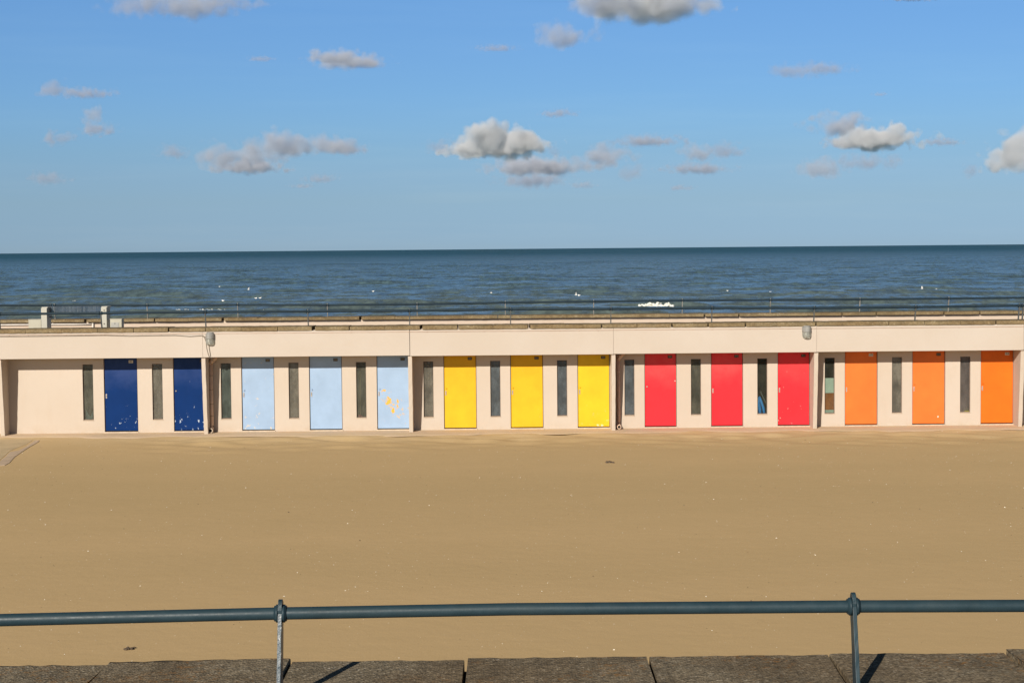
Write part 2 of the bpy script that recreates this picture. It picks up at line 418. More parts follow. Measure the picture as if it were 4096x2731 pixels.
def sand():
    ys = list(np.arange(-30, 40, 2.0))+list(np.arange(40, 48, .16))+list(np.arange(48, 60, 1.5))+list(np.arange(60, 320, 8))
    xs = list(np.arange(-400, -24, 16.0))+list(np.arange(-24, 24.01, .22))+list(np.arange(40, 401, 16.0))
    mb = MB(); rs = np.random.RandomState(3)
    ph = rs.uniform(0, 6.28, (14, 3)); fr = rs.uniform(.6, 6.0, (14, 2))
    vs = []
    for yy in ys:
        for xx in xs:
            z = 0.0
            if yy > 56: z = -.8-(yy-56)*.028
            elif 40 < yy < 47.2:
                a = min(1, (yy-41.5)/3.0); a = max(0, a)
                a *= max(0, min(1, (xx+10.5)/2.5)); z = a*.026*sum(math.sin(fr[k, 0]*xx*.8+ph[k, 0])*math.sin(fr[k, 1]*yy*1.5+ph[k, 1]) for k in range(14))/2.2
                z = z*(1-.75*max(0, min(1, (yy-44.8)/1.2)))-.004*max(0, min(1, (yy-44.8)/1.2))
            vs.append((xx, yy, z))
    nx = len(xs)
    fs = [(j*nx+i, j*nx+i+1, (j+1)*nx+i+1, (j+1)*nx+i) for j in range(len(ys)-1) for i in range(nx-1)]
    mb.add(vs, fs, 0, True)
    tag(build('sand', mb, 'sand', fixn=False), 'flat tan beach sand filling the space before the huts', 'sand', kind='structure')
sand()

# ------------------------------------------------------------------ the hut terrace
DR = .733                                  # how far the fascia stands before the door wall
FY = WALL_Y-DR                             # fascia front
Z_FB = zat(1418.5, FY); Z_CB = zat(1315, FY); Z_CT = zat(1299.5, FY-.03)
Z_DB = zat(1708.5, WALL_Y); Z_WT = zat(1442, WALL_Y); Z_WB = zat(1666.5, WALL_Y)
DECK = Z_CT-.50
hut = thing('beach_hut_terrace', (0, WALL_Y, 0), 'long low cream pink terrace of beach huts with coloured doors and flat roof', 'beach huts')
X0, X1 = -22.0, 22.0
# door data: left, right (photo columns), material, label, latch, knob
DOORS = [
 (418.5, 547.6, 'navy_door_paint', 'navy blue door with pale number plate and white chips along its foot', 301, 'plate'),
 (696.0, 824.0, 'navy_door_paint_worn', 'navy blue door partly behind the partition with long white scratches', 302, 'knob'),
 (968.7, 1095.0, 'pale_blue_paint', 'pale blue door with cream flaked spots', 303, 'both'),
 (1239.7, 1366.0, 'pale_blue_paint_clean', 'pale blue door with nearly unmarked paint', 304, 'both'),
 (1510.0, 1635.0, 'pale_blue_paint_patched', 'pale blue door with large yellow flaked patches', 305, 'both'),
 (1777.7, 1903.6, 'yellow_paint', 'yellow door with clean paint, next to the pale blue bay', 306, 'both'),
 (2044.6, 2170.5, 'yellow_paint_chipped', 'yellow door with pale chips at its middle', 307, 'both'),
 (2313.0, 2437.0, 'yellow_paint_bright', 'bright yellow door with white flakes at its foot', 308, 'both'),
 (2581.0, 2704.0, 'red_paint', 'red door with a white spot on its right edge', 309, 'knob'),
 (2847.0, 2970.0, 'red_paint_plain', 'red door with plain paint and grey latch', 310, 'both'),
 (3113.4, 3237.5, 'red_paint_scuffed', 'red door with white scuffs along its foot', 311, 'both'),
 (3382.0, 3508.0, 'orange_paint', 'light orange door with clear number plate 312', 312, 'plate'),
 (3651.8, 3778.6, 'orange_paint_spotted', 'light orange door with a pale spot near its foot', 313, 'both'),
 (3925.5, 4052.7, 'deep_orange_paint', 'deep orange door with a pale number plate', 314, 'both')]
WINS = [(331, 373), (609, 650.5), (883.5, 924.5), (1155, 1195.5), (1425, 1465), (1694, 1734), (1961.6, 2001.8), (2228.6, 2268.8),
        (2498, 2538), (2764, 2804), (3029.5, 3069.4), (3298.7, 3338.8), (3568, 3608), (3840.6, 3881.3)]
PANES = ['pane_clear', 'pane_grey', 'pane_green', 'pane_grey', 'pane_clear', 'pane_grey', 'pane_blue', 'pane_blue', 'pane_blue', 'pane_clear', 'pane_open', 'pane_open', 'pane_grey', 'pane_mottled']
dx = [(xat(a, WALL_Y), xat(b, WALL_Y)) for a, b, *_ in DOORS]
wx = [(xat(a, WALL_Y), xat(b, WALL_Y)) for a, b in WINS]
DTOP = Z_FB+.02
xs = sorted(set([X0, X1]+[v for p in dx for v in (p[0]-.018, p[1]+.018)]+[v for p in wx for v in p]))
zs = sorted([-.15, .004, Z_WB, Z_WT, DTOP, Z_FB+.06])
def hole(x, z):
    if z > DTOP: return False
    if any(a-.018 < x < b+.018 for a, b in dx): return z > .0
    return any(a < x < b for a, b in wx) and Z_WB < z < Z_WT
build('wall', grid_wall(xs, zs, hole, WALL_Y, WALL_Y+.14), 'wall_paint', hut)
FINX = [-5, 812.8, 1639.5, 2454, 3265.5, 4092]
fx = [at(c, 1420, FY+.06).x for c in FINX]
YT, YB = FY+.058, FY+.275
for i, x in enumerate(fx):
    mb = MB(); m = 14; zt = Z_FB-.004
    for sgn in (0,): pass
    vs = []
    for k in range(m+1):
        f = k/m; z = -.12+(zt+.12)*f; y = YB+(YT-YB)*max(0, z)/zt
        j = lambda: R.uniform(-.0035, .0035)
        vs += [(x-.052+j(), y+j(), z), (x+.052+j(), y+j(), z), (x+.052, WALL_Y+.03, z), (x-.052, WALL_Y+.03, z)]
    fs = [(k*4+a, k*4+(a+1) % 4, (k+1)*4+(a+1) % 4, (k+1)*4+a) for k in range(m) for a in range(4)]+[(3, 2, 1, 0), (m*4, m*4+1, m*4+2, m*4+3)]
    mb.add(vs, fs); build('partition', mb, 'wall_paint', hut, bevel=.006)
# fascia, one cast panel per bay
edges = [X0]+fx+[X1]
for i in range(len(edges)-1):
    a, b = edges[i], edges[i+1]; g = .0015
    ga = .010 if i == 3 else g
    off = (0, .003, -.002, .004, 0, .002, 0)[i]; dz = (0, .0, .003, -.012, -.004, .0, .002)[i]
    build('fascia_panel', MB().box(a+ga, b-g, FY+off, FY+.16, Z_FB+dz, Z_CB), 'fascia_paint', hut, bevel=.008)
build('soffit', MB().box(X0, X1, FY+.165, WALL_Y+.5, Z_FB+.065, Z_FB+.16), 'wall_paint', hut)
build('roof_deck', MB().box(X0, X1, FY+.30, 53.0, DECK-.11, DECK), 'deck_concrete', hut)
build('front_parapet', MB().box(X0, X1, FY+.17, FY+.29, Z_FB+.17, Z_CB-.002), 'wall_paint', hut)
# inside of the cabins: back wall and cross walls
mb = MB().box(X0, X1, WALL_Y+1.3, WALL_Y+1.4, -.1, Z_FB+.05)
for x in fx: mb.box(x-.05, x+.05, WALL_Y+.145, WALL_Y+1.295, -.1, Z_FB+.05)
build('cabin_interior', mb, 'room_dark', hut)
# coping slabs of the roof edge
def coping(parent, y0, y1, zb, zt, xa, xb, pitch, mat, seed, name='coping_slab', lift=.006):
    r = random.Random(seed); x = xa
    while x < xb:
        g = r.choice((.002, .003, .006, .014)); dz = r.uniform(-lift, lift)
        build(name, rough_slab(x+g, x+pitch-g*.4, y0+r.uniform(-.006, .006), y1, zb, zt+dz, r, .009), mat, parent)
        x += pitch
jx = at(103, 1325, FY).x
coping(hut, FY-.035, FY+.80, Z_CB, Z_CT, jx-.945*4, 17.5, .945, 'hut_coping_concrete', 5)

# doors
def text_mesh(s, size):
    cu = bpy.data.curves.new('t', 'FONT'); cu.body = s; cu.size = size; cu.align_x = 'CENTER'; cu.align_y = 'CENTER'; cu.extrude = .0012
    ob = bpy.data.objects.new('t', cu); COL.objects.link(ob)
    me = bpy.data.meshes.new_from_object(ob.evaluated_get(bpy.context.evaluated_depsgraph_get()))
    vs = [v.co.copy() for v in me.vertices]; fs = [tuple(p.vertices) for p in me.polygons]
    bpy.data.objects.remove(ob); bpy.data.curves.remove(cu); bpy.data.meshes.remove(me); return vs, fs
for (a, b), (pa, pb, mat, lab, num, hw) in zip(dx, DOORS):
    dy = WALL_Y+.045
    ori = Vector((a, dy, Z_DB))
    d = build('door', MB().box(a, b, dy, dy+.045, Z_DB, DTOP+.03), mat, hut, ori, bevel=.003, label=lab)
    build('door_frame', MB().box(a-.016, a-.004, dy+.012, dy+.09, .01, DTOP+.03).box(b+.004, b+.016, dy+.012, dy+.09, .01, DTOP+.03), 'door_frame_wood', hut)
    build('threshold', MB().box(a-.03, b+.03, WALL_Y-.03, WALL_Y+.13, -.1, Z_DB-.026), 'sill_cement', hut, bevel=.006)
    zc = Z_DB+.93
    if hw != 'knob': build('latch_plate', MB().box(a+.018, a+.052, dy-.009, dy-.001, zc-.06, zc+.06).box(a+.028, a+.042, dy-.022, dy-.009, zc-.015, zc+.03), 'latch_metal', d, bevel=.002)
    if hw != 'plate':
        k = MB().tube([(a+.048, dy-.001, zc+.125), (a+.048, dy-.012, zc+.125), (a+.048, dy-.014, zc+.125), (a+.048, dy-.03, zc+.125)], [.012, .012, .022, .016], 12)
        build('knob', k, mat if hw != 'knob' else 'latch_metal', d)
    for nn_, sx, sy, rr_ in ((309, 2700, 1523, .016), (313, 3752, 1666, .026)):
        if num == nn_:
            q = at(sx, sy, dy-.0015); build('bare_spot', MB().ell((q.x, dy-.0012, q.z), (rr_*.8, .0018, rr_), 9, 6), 'plate_pale', d)
    # number plate with its digits
    cx, cz = b-.155, Z_FB-.14
    if num == 302: cx = b-.10
    pale = num in (301, 312, 314)
    mb = MB().box(cx-.058, cx+.058, dy-.005, dy-.001, cz-.038, cz+.038)
    vs, fs = text_mesh(str(num), .075)
    mb.add([(cx+v.x*.80, dy-.0075-v.z, cz+v.y) for v in vs], fs, 1)
    build('number_plate', mb, ['plate_pale', 'digit_dark'] if pale else ['plate_dark', 'digit_pale'], d)
# windows: sill and pane in the slit
for i, (a, b) in enumerate(wx):
    py = WALL_Y+.055
    wf = build('window', MB().box(a+.001, a+.012, py-.006, py+.02, Z_WB+.016, Z_WT-.001).box(b-.012, b-.001, py-.006, py+.02, Z_WB+.016, Z_WT-.001)
               .box(a+.013, b-.013, py-.006, py+.02, Z_WT-.014, Z_WT-.002).box(a+.013, b-.013, py-.006, py+.02, Z_WB+.016, Z_WB+.03), 'door_frame_wood', hut)
    build('pane', MB().box(a+.0125, b-.0125, py+.002, py+.008, Z_WB+.031, Z_WT-.015), PANES[i], wf)
    build('sill', MB().prism([(WALL_Y-.012, Z_WB-.008), (WALL_Y-.012, Z_WB+.004), (py-.007, Z_WB+.014), (py-.007, Z_WB-.008)], 'x', a-.004, b+.004), 'sill_cement', wf)

# things kept behind the panes
IY = WALL_Y+.10
def inside(name, mb, mat, label, cat, group=None, c=None):
    tag(build(name, mb, mat, None, c), label, cat, group)
def wp(i, u, v, Y=IY):
    a, b = wx[i]; return (a+(b-a)*u, Y, Z_WB+(Z_WT-Z_WB)*v)
for k, (pts, mat, lab) in enumerate([
   ([(.02, -.06), (.05, .08), (.14, .22)], 'noodle_blue', 'short blue foam noodle, leftmost behind the window beside the third red door'),
   ([(.36, -.06), (.34, .08), (.22, .20), (.16, .30)], 'noodle_blue', 'blue foam noodle between two others behind the window beside the third red door'),
   ([(.82, -.06), (.70, .10), (.48, .22), (.24, .31)], 'noodle_blue', 'longest blue foam noodle, rightmost behind the window beside the third red door'),
   ([(1.02, .18), (.75, .27), (.40, .40)], 'noodle_grey', 'thin grey noodle leaning above the blue ones behind the window')]):
    o = build('foam_noodle', MB().tube([Vector(wp(10, u, v, IY+.03*k)) for u, v in pts], .036 if k < 3 else .018, 10), mat)
    tag(o, lab, 'foam noodle', 'foam noodles behind the window' if k < 3 else None)
a, b = wx[11]; H = Z_WT-Z_WB
inside('storage_board', MB().box(a-.06, b+.06, IY-.02, IY-.005, Z_WB+H*.37, Z_WB+H*.635), 'board_mint', 'pale mint board standing behind the window beside door 312', 'board')
inside('storage_board', MB().box(a-.06, b+.06, IY-.015, IY+.005, Z_WB+H*.07, Z_WB+H*.365), 'board_rust', 'rust orange board under the mint board behind the window', 'board')
inside('stacked_boards', MB().box(a-.05, b+.05, IY-.02, IY+.05, Z_WB-.1, Z_WB+.045).box(a-.05, b+.05, IY-.023, IY+.05, Z_WB+.052, Z_WB+.075).box(a-.05, b+.05, IY-.02, IY+.05, Z_WB+.082, Z_WB+.1), 'board_mint', 'pale stacked slats at the foot of the window beside door 312', 'slats')
inside('broom_handle', MB().tube([wp(4, .34, -.1), wp(4, .36, .5), wp(4, .38, .84)], .012, 8), 'broom_wood', 'wooden broom handle behind the window beside the yellow-patched blue door', 'broom')
inside('beach_toy', MB().ell(wp(4, .30, .035), (.055, .03, .035)).ell(wp(4, .48, .02), (.04, .03, .02)), 'toy_pink', 'small pink toy low behind the window with the broom handle', 'toy')
inside('broom_handle', MB().tube([wp(9, .08, .1), wp(9, .09, .4), wp(9, .10, .64)], .013, 8), 'broom_wood', 'wooden broom handle behind the window between the first two red doors', 'broom')
mb = MB().add([wp(0, .2, .02), wp(0, .75, -.02), wp(0, .95, .19), wp(0, .55, .06), wp(0, .15, .21)], [(0, 1, 2, 3), (0, 3, 4)])
mb.add([(v.x, v.y+.03, v.z) for v in mb.v], [(3, 2, 1, 0), (4, 3, 0)])
inside('folded_cloth', mb, 'cloth_pale', 'pale folded cloth low behind the leftmost slit window', 'cloth')
inside('folded_towel', MB().ell(wp(13, .7, -.04), (.19, .05, .30)), 'cloth_olive', 'olive towel low behind the window beside the deep orange door', 'towel')
inside('orange_float', MB().ell(wp(1, .95, .06, IY+.02), (.045, .035, .11)), 'cloth_orange', 'orange float low behind the window between the two navy doors', 'float')

# ------------------------------------------------------------------ things fixed to the terrace front
def lamp(cx, ytop, ybot, label):
    x = at(cx, 1350, FY).x; zt, zb = zat(ytop, FY), zat(ybot, FY)
    # undo the slope of the camera between photo centre and this column
    dz = at(cx, ytop, FY).z-zt; zt += dz; zb += dz
    o = thing('wall_lamp', (x, FY, zt), label, 'wall lamp', 'bulkhead lamps under the roof edge')
    h = zt-zb; zm = zt-h*.47
    def sect(z, s, d): # half-round section
        return [(x+s*math.cos(math.pi*k/10), FY-.012-d*math.sin(math.pi*k/10), z) for k in range(11)]
    def loft(sections, mi=0):
        mb = MB(); vs = [p for q in sections for p in q]; n = 11
        fs = [(i*n+k, i*n+k+1, (i+1)*n+k+1, (i+1)*n+k) for i in range(len(sections)-1) for k in range(n-1)]
        fs += [tuple(range(n))[::-1], tuple(range((len(sections)-1)*n, len(sections)*n))]
        fs += [(i*n+n-1, i*n, (i+1)*n, (i+1)*n+n-1) for i in range(len(sections)-1)]
        return mb.add(vs, fs, mi, False)
    build('back_plate', MB().box(x-.10, x+.10, FY-.011, FY-.0005, zb+.03, zt-.01), 'lamp_grey', o)
    build('housing', loft([sect(zt, .085, .11), sect(zt-.03, .10, .13), sect(zt-.045, .12, .145), sect(zm, .122, .15)]), 'lamp_grey', o, bevel=.004)
    build('glass_cover', loft([sect(zm-.002, .116, .142), sect(zb+.07, .116, .142), sect(zb+.025, .10, .125), sect(zb, .07, .08)]), 'lamp_glass', o)
    build('tube', MB().tube([(x-.025, FY-.085, zm-.02), (x-.025, FY-.085, zb+.055)], .011, 8), 'lamp_tube', o)
lamp(841, 1329, 1380, 'grey bulkhead lamp with clear cover above the navy and pale blue bays')
lamp(3226, 1302, 1353, 'grey bulkhead lamp with clear cover above the red and orange bays')
# thin wire with clips along the fascia
pts = [at(x, 1341.5-(x/4096)*35.0+R.uniform(-.4, .4), FY-.006) for x in range(-40, 4150, 38)]
mb = MB().tube(pts, .0055, 6)
for k in range(0, len(pts), 2): mb.box(pts[k].x-.008, pts[k].x+.008, FY-.012, FY+.001, pts[k].z-.014, pts[k].z+.006)
tag(build('fascia_wire', mb, 'wire_pink'), 'thin clipped wire running straight along the whole fascia', 'wire')
c1 = [(-20, 1346), (120, 1345), (300, 1343), (420, 1341), (520, 1344), (610, 1342), (700, 1341), (760, 1345.5), (812, 1342), (824, 1352), (834, 1372), (838, 1400), (842, 1425), (850, 1441)]
ptsA = [at(x, y, FY-.014) for x, y in c1[:-1]]+[at(*c1[-1], FY+.12), at(862, 1448, FY+.3)]
tag(build('power_cable', MB().tube(ptsA, .009, 8), 'cable_grey'), 'grey cable sagging along the fascia then dropping past the lamp to the drain', 'cable')
c2 = [(806, 1342.5), (818, 1350), (824, 1368), (827, 1395), (833, 1418), (838, 1430)]
tag(build('power_cable', MB().tube([at(x, y, FY-.013) for x, y in c2]+[at(846, 1440, FY+.15)], .008, 8), 'cable_grey'), 'shorter grey cable hanging beside the lamp to the drain', 'cable')
def drain(cx, top, bot, r, label, lump):
    Yp = WALL_Y-.10; x = at(cx, 1600, Yp).x; zt = Z_FB-.10; zb = .16
    o = thing('drainpipe', (x, Yp, 0), label, 'drainpipe')
    el = [(x+.13, Yp+.05, zt+.10), (x+.12, Yp+.01, zt+.045), (x+.07, Yp, zt+.005), (x+.01, Yp, zt-.06), (x, Yp, zt-.13)]
    build('elbow', MB().tube(el, r*1.12, 14), 'pipe_paint', o)
    build('pipe', MB().tube([(x, Yp, zt-.13), (x, Yp, zb+.06), (x, Yp-.02, zb-.02), (x, Yp-.12, zb-.062)], r, 16), 'pipe_paint', o)
    for z in (zt-.42, zt-.80, zt-1.18, zt-1.50):
        if z > .25: build('pipe_joint', MB().tube([(x, Yp, z-.008), (x, Yp, z+.008)], r*1.07, 14), 'pipe_joint' if lump else 'pipe_paint', o)
    yo = Yp-.235; z = zb-.065; n = 18
    mb = MB()
    ring = lambda rr, yy: [(x+rr*math.cos(2*math.pi*k/n), yy, z+rr*math.sin(2*math.pi*k/n)) for k in range(n)]
    for (r1, y1), (r2, y2) in [((r*1.2, Yp-.10), (r*1.2, yo)), ((r*1.2, yo), (r*.86, yo)), ((r*.86, yo), (r*.86, yo+.10))]:
        mb.add(ring(r1, y1)+ring(r2, y2), [(k, (k+1) % n, (k+1) % n+n, k+n) for k in range(n)], 0, False)
    build('outlet', mb, 'sill_cement' if lump else 'pipe_paint', o)
    build('outlet_shade', MB().tube([(x, yo+.014, z), (x, yo+.06, z)], r*.85, 16), 'dark_gap', o)  # solid dark disc: the shade inside the pipe mouth painted as colour
    if lump:
        mb = MB()
        for k in range(16):
            mb.ell((x-.05+R.uniform(-.10, .08), yo+.12+R.uniform(-.0, .10), R.uniform(-.02, .09)), (R.uniform(.04, .08), R.uniform(.04, .07), R.uniform(.03, .06)), 7, 5)
        build('mortar_collar', mb, 'mortar_lump', o)
drain(845, 1437, 1735, .056, 'cream drainpipe with open outlet in a mortar lump beside the pale blue bay', True)
drain(2474, 1420, 1720, .047, 'cream drainpipe with round outlet on the sand beside the first red window', False)

# ------------------------------------------------------------------ concrete apron in front of the doors and the ramp edge at the left
def apron_mat():
    m, t = newmat('apron_concrete'); p = t.pos()
    n1 = t.noise(t.mapv(p, (.5, 1, 1)), 1.5, 6, .65).outputs[0]
    c = t.mix(t.ramp(n1, .35, .65), (.60, .45, .28), (.60, .45, .32))
    c = t.mix(t.ramp(t.noise(p, 4, 6, .7).outputs[0], .5, .75, 0, .5), c, (.46, .36, .24))
    c = t.mix(t.ramp(t.noise(t.mapv(p, (.25, 3, 1)), 2.0, 6, .75).outputs[0], .67, .70, 0, .5), c, (.17, .13, .10))
    t.out(t.pbsdf(c, .92, .1, t.bump(t.noise(p, 8, 6).outputs[0], .4, .02)))
apron_mat()
mb = MB(); n = 260; vs = []
ph = [R.uniform(0, 6.28) for _ in range(12)]
for i in range(n+1):
    x = X0+(X1-X0)*i/n
    e = sum(math.sin(x*(.35+.6*k)+ph[k])/(1+.5*k) for k in range(12))*.11+R.uniform(-.02, .02)
    ye = WALL_Y-.98+e*(1.0 if x > -5 else 1.4)
    vs += [(x, ye-.07, -.004), (x, ye, .014), (x, ye+.25, .020), (x, WALL_Y+.02, .024)]
fs = [(i*4+k, (i+1)*4+k, (i+1)*4+k+1, i*4+k+1) for i in range(n) for k in range(3)]
mb.add(vs, fs, 0, True)
tag(build('pavement', mb, 'apron_concrete', fixn=False), 'narrow sandy concrete apron along the foot of the huts', 'pavement', kind='structure')
simple('ramp_pink', (.52, .39, .27), .85, .15, .15, 3, .3, 20)
simple('ramp_grey', (.53, .40, .235), .85, .15, .12, 1.5, .3, 20)
poly = [ground(x, y, .03) for x, y in [(158, 1757), (152, 1764), (120, 1782), (92, 1800), (60, 1822), (38, 1846), (20, 1856), (-8, 1858), (-8, 1846), (18, 1826), (40, 1803), (74, 1798), (108, 1780), (140, 1757)]]
mb = MB().prism([(v.x, v.y) for v in poly], 'z', -.05, .010)
tag(build('ramp_edge', mb, 'ramp_pink', bevel=.009), 'worn pinkish kerb strip half buried in the sand at the left', 'kerb', kind='structure')
poly = [ground(x, y, .02) for x, y in [(-8, 1843), (16, 1822), (38, 1801), (66, 1788), (104, 1774), (132, 1757), (60, 1752), (-60, 1757), (-300, 1770), (-300, 1860)]]
mb = MB().prism([(v.x, v.y) for v in poly], 'z', -.06, .004)
tag(build('ramp', mb, 'ramp_grey'), 'smooth sandy concrete ramp beyond the pink kerb at the left', 'ramp', kind='structure')

# shells and dark bits strewn over the sand
def strew(name, mat, count, s0, s1, seed, label, cat):
    r = random.Random(seed); mb = MB()
    for _ in range(count):
        y = 16+31*r.random()**.8; x = r.uniform(-.34, .34)*y*1.1
        if y > 44.5 and r.random() < .6: continue
        s = r.uniform(s0, s1)*(1.0 if r.random() < .93 else 1.9)*(.55+.45*y/46); a = r.uniform(0, 6.28); e = r.uniform(.45, 1)
        h = s*r.uniform(.35, .8); ca, sa = math.cos(a), math.sin(a); zb = .0
        P = lambda u, v, z: (x+(u*ca-v*sa), y+(u*sa+v*ca), zb+z)
        mb.add([P(-s, 0, .001), P(0, -s*e, .001), P(s, 0, .001), P(0, s*e, .001), P(s*.1, -s*.1, h)], [(0, 1, 4), (1, 2, 4), (2, 3, 4), (3, 0, 4)])
    tag(build(name, mb, mat, fixn=False), label, cat, kind='stuff')
strew('shell_fragments', 'shell_white', 2500, .0056, .0105, 11, 'tiny white shell fragments strewn over the sand', 'shells')
strew('dark_debris', 'debris_dark', 700, .006, .014, 12, 'tiny dark bits of weed and grit strewn over the sand', 'debris')
for (x, y, s, lab) in [(2439, 1850, .07, 'dark clump of seaweed on the sand below the third yellow door'), (522, 2595, .05, 'small dark clump of seaweed on the sand near the left railing post')]:
    g = ground(x, y); mb = MB()
    for k in range(9): mb.ell((g.x+R.uniform(-s, s)*1.3, g.y+R.uniform(-s, s), .01), (s*.45, s*.4, s*R.uniform(.2, .5)), 6, 4)
    tag(build('seaweed_clump', mb, 'debris_dark', None, (g.x, g.y, 0)), lab, 'seaweed')

# ------------------------------------------------------------------ sea parapet and the walkway between
PY = 52.9
Z2T = zat(1262, PY); Z2B = zat(1273.5, PY)
sp = thing('sea_parapet', (0, PY, DECK), 'stained pink parapet with rough coping on the seaward side of the hut roof', 'parapet')
build('parapet_wall', MB().box(X0, X1, PY+.145, PY+.70, -1.0, Z2B-.001), 'sea_parapet_paint', sp)
coping(sp, PY, PY+.80, Z2B, Z2T, at(65, 1280, PY).x-1.04*3, 20.5, 1.04, 'hut_coping_concrete', 8)
WPY = PY+.10
pw = thing('white_pipe', (at(0, 1297, WPY).x, WPY, DECK), 'white pipe running along the sea parapet and turning down', 'pipe')
build('pipe_run', MB().tube([at(x, y, WPY) for x, y in [(-60, 1300), (120, 1298), (210, 1297), (300, 1297), (366, 1296.5)]], .022, 10), 'white_pipe', pw)
e = at(371, 1296, WPY)
build('pipe_drop', MB().tube([(e.x, WPY, e.z+.03), (e.x, WPY, DECK)], .030, 10), 'white_pipe', pw)

GY = 49.5
def colm(x0, x1, x2, ytop):
    a, b = at(x0, 1290, GY).x, at(x1, 1290, GY).x; zt = at(x0, ytop, GY).z
    return a, b, zt
scr = thing('glass_windbreak', (at(300, 1300, GY).x, GY+.2, DECK), 'salt streaked glass windbreak between two pale square columns on the hut roof', 'windbreak')
a1, b1, zt1 = colm(165, 188, 205, 1232.7); a2, b2, zt2 = colm(404.8, 427, 440, 1230)
for (a, b, zt) in ((a1, b1, zt1), (a2, b2, zt2)):
    c = build('column', MB().box(a, b, GY, GY+.46, DECK, zt), 'column_paint', scr, bevel=.006)
    build('cap', MB().box(a+.015, b+.02, GY+.01, GY+.52, zt+.001, zt+.032), 'column_paint', c, bevel=.004)
    if a == a2:
        for (sx, sy) in ((416.2, 1240.5), (416.5, 1294.5)):
            q = at(sx, sy, GY-.001)
            build('button', MB().tube([(q.x, GY-.0005, q.z), (q.x, GY-.012, q.z)], .020, 12).tube([(q.x, GY-.012, q.z), (q.x, GY-.02, q.z)], .011, 10, 1), ['latch_metal', 'dark_gap'], c)
g0 = at(205, 1225, GY+.3).z; g1 = at(205, 1250, GY+.3).z
build('glass_pane', MB().box(b1+.002, a2-.002, GY+.29, GY+.302, g1-.02, g0), 'salted_glass', scr)
zb = at(300, 1267, GY+.3).z
build('bottom_bar', MB().box(b1+.002, a2-.002, GY+.275, GY+.315, zb-.012, zb+.012), 'rail_paint_far', scr)
def cabinet(xa, xb, ytop, depth, label, door):
    a, b = at(xa, 1300, GY+.02).x, at(xb, 1300, GY+.02).x; zt = at(xa, ytop, GY+.02).z
    o = thing('utility_cabinet', ((a+b)/2, GY+.1, DECK), label, 'cabinet')
    build('body', MB().box(a, b, GY+.02, GY+.02+depth, DECK, zt), 'cabinet_paint', o, bevel=.006)
    build('lid', MB().box(a-.008, b+.012, GY+.012, GY+.04+depth, zt+.001, zt+.016), 'cabinet_paint', o, bevel=.003)
    if door:
        w = b-a; d = build('door', MB().box(a+.08*w, a+.76*w, GY+.008, GY+.019, DECK+.08, zt-.085), 'cabinet_panel', o, bevel=.003)
        cx = a+.42*w
        build('lock', MB().tube([(cx, GY+.0075, zt-.115), (cx, GY-.004, zt-.115)], .012, 8), 'dark_gap', d)
cabinet(114, 164.4, 1279.5, .30, 'plain pale grey cabinet against the left column of the windbreak', False)
cabinet(440.5, 486.6, 1277.5, .30, 'pale grey cabinet with a lockable door beside the right column', True)

# ------------------------------------------------------------------ railings of the hut roof
def railing(name, label, pts_px, Yr, Yb, zb, xa, xb, rz, r=.033, seg=12, mat='rail_paint_far', pm='far_post_paint', group='railings on the hut roof'):
    """flat-bar posts with an eye for the tube, leaning outward"""
    xs = [at(x, y, Yr).x for x, y in pts_px]; zrs = [at(x, y, Yr).z for x, y in pts_px]
    zr = lambda x: float(np.interp(x, xs, zrs))
    o = thing(name, ((xs[0]+xs[-1])/2, Yb, zb), label, 'railing', group)
    line = [(xa, Yr, zr(xa))]+[(x, Yr, z) for x, z in zip(xs, zrs)]+[(xb, Yr, zr(xb))]
    build('rail', MB().tube(line, r, seg), mat, o)
    for x, z in zip(xs, zrs):
        w, dth = .013, .036; mb = MB(); m = 6; vs = []
        for k in range(m+1):
            f = k/m; zz = zb+(z+r+.02-zb)*f; yy = Yb+(Yr-Yb)*min(1, f*1.08); s = 1-.25*f
            if k == m: s *= .55
            vs += [(x-w, yy-dth*s, zz), (x+w, yy-dth*s, zz), (x+w, yy+dth*s, zz), (x-w, yy+dth*s, zz)]
        fs = [(k*4+a, k*4+(a+1) % 4, (k+1)*4+(a+1) % 4, (k+1)*4+a) for k in range(m) for a in range(4)]+[(3, 2, 1, 0), (m*4, m*4+1, m*4+2, m*4+3)]
        p = build('post', mb.add(vs, fs), pm, o, (x, Yb, zb), bevel=.004)
        build('collar', MB().tube([(x-.045, Yr, z), (x-.016, Yr, z)], r*1.38, seg).tube([(x+.016, Yr, z), (x+.045, Yr, z)], r*1.38, seg), mat, p)
FRX = [402.7, 820, 1230.8, 1637.5, 2042, 2443.7, 2848, 3257.5, 3663, 4077.8]
fry = lambda x: 1252.2-(x/4096)*(1252.2-1223)    # photo row of the front rail
def frow(x): return float(np.interp(x, [0, 410, 820, 1230, 1637, 2042, 2444, 2848, 3257, 3663, 4078], [1256.5, 1252.5, 1247.5, 1245, 1243, 1237, 1235.5, 1232, 1231.5, 1228, 1222]))
def brow(x): return float(np.interp(x, [0, 201, 588, 950, 1309, 1668, 2021, 2375, 2729, 3082, 3440, 3796, 4150], [1220.5, 1221.5, 1221.5, 1219, 1220, 1217, 1210, 1206, 1201.5, 1200, 1197.5, 1193.5, 1190]))
RY = FY+.28
railing('railing', 'dark blue-grey railing along the landward edge of the hut roof', [(x, frow(x)) for x in [-5]+FRX], RY, RY+.10, Z_CT, -18.0, at(4080, 1225, RY).x+.02, 0)
railing('railing', 'short dark railing starting at the right end of the roof edge', [(4093.5, 1222), (4500, 1219)], RY, RY+.10, Z_CT, at(4092, 1222, RY).x, at(4500, 1219, RY).x+.3, 0)
BY = 53.05
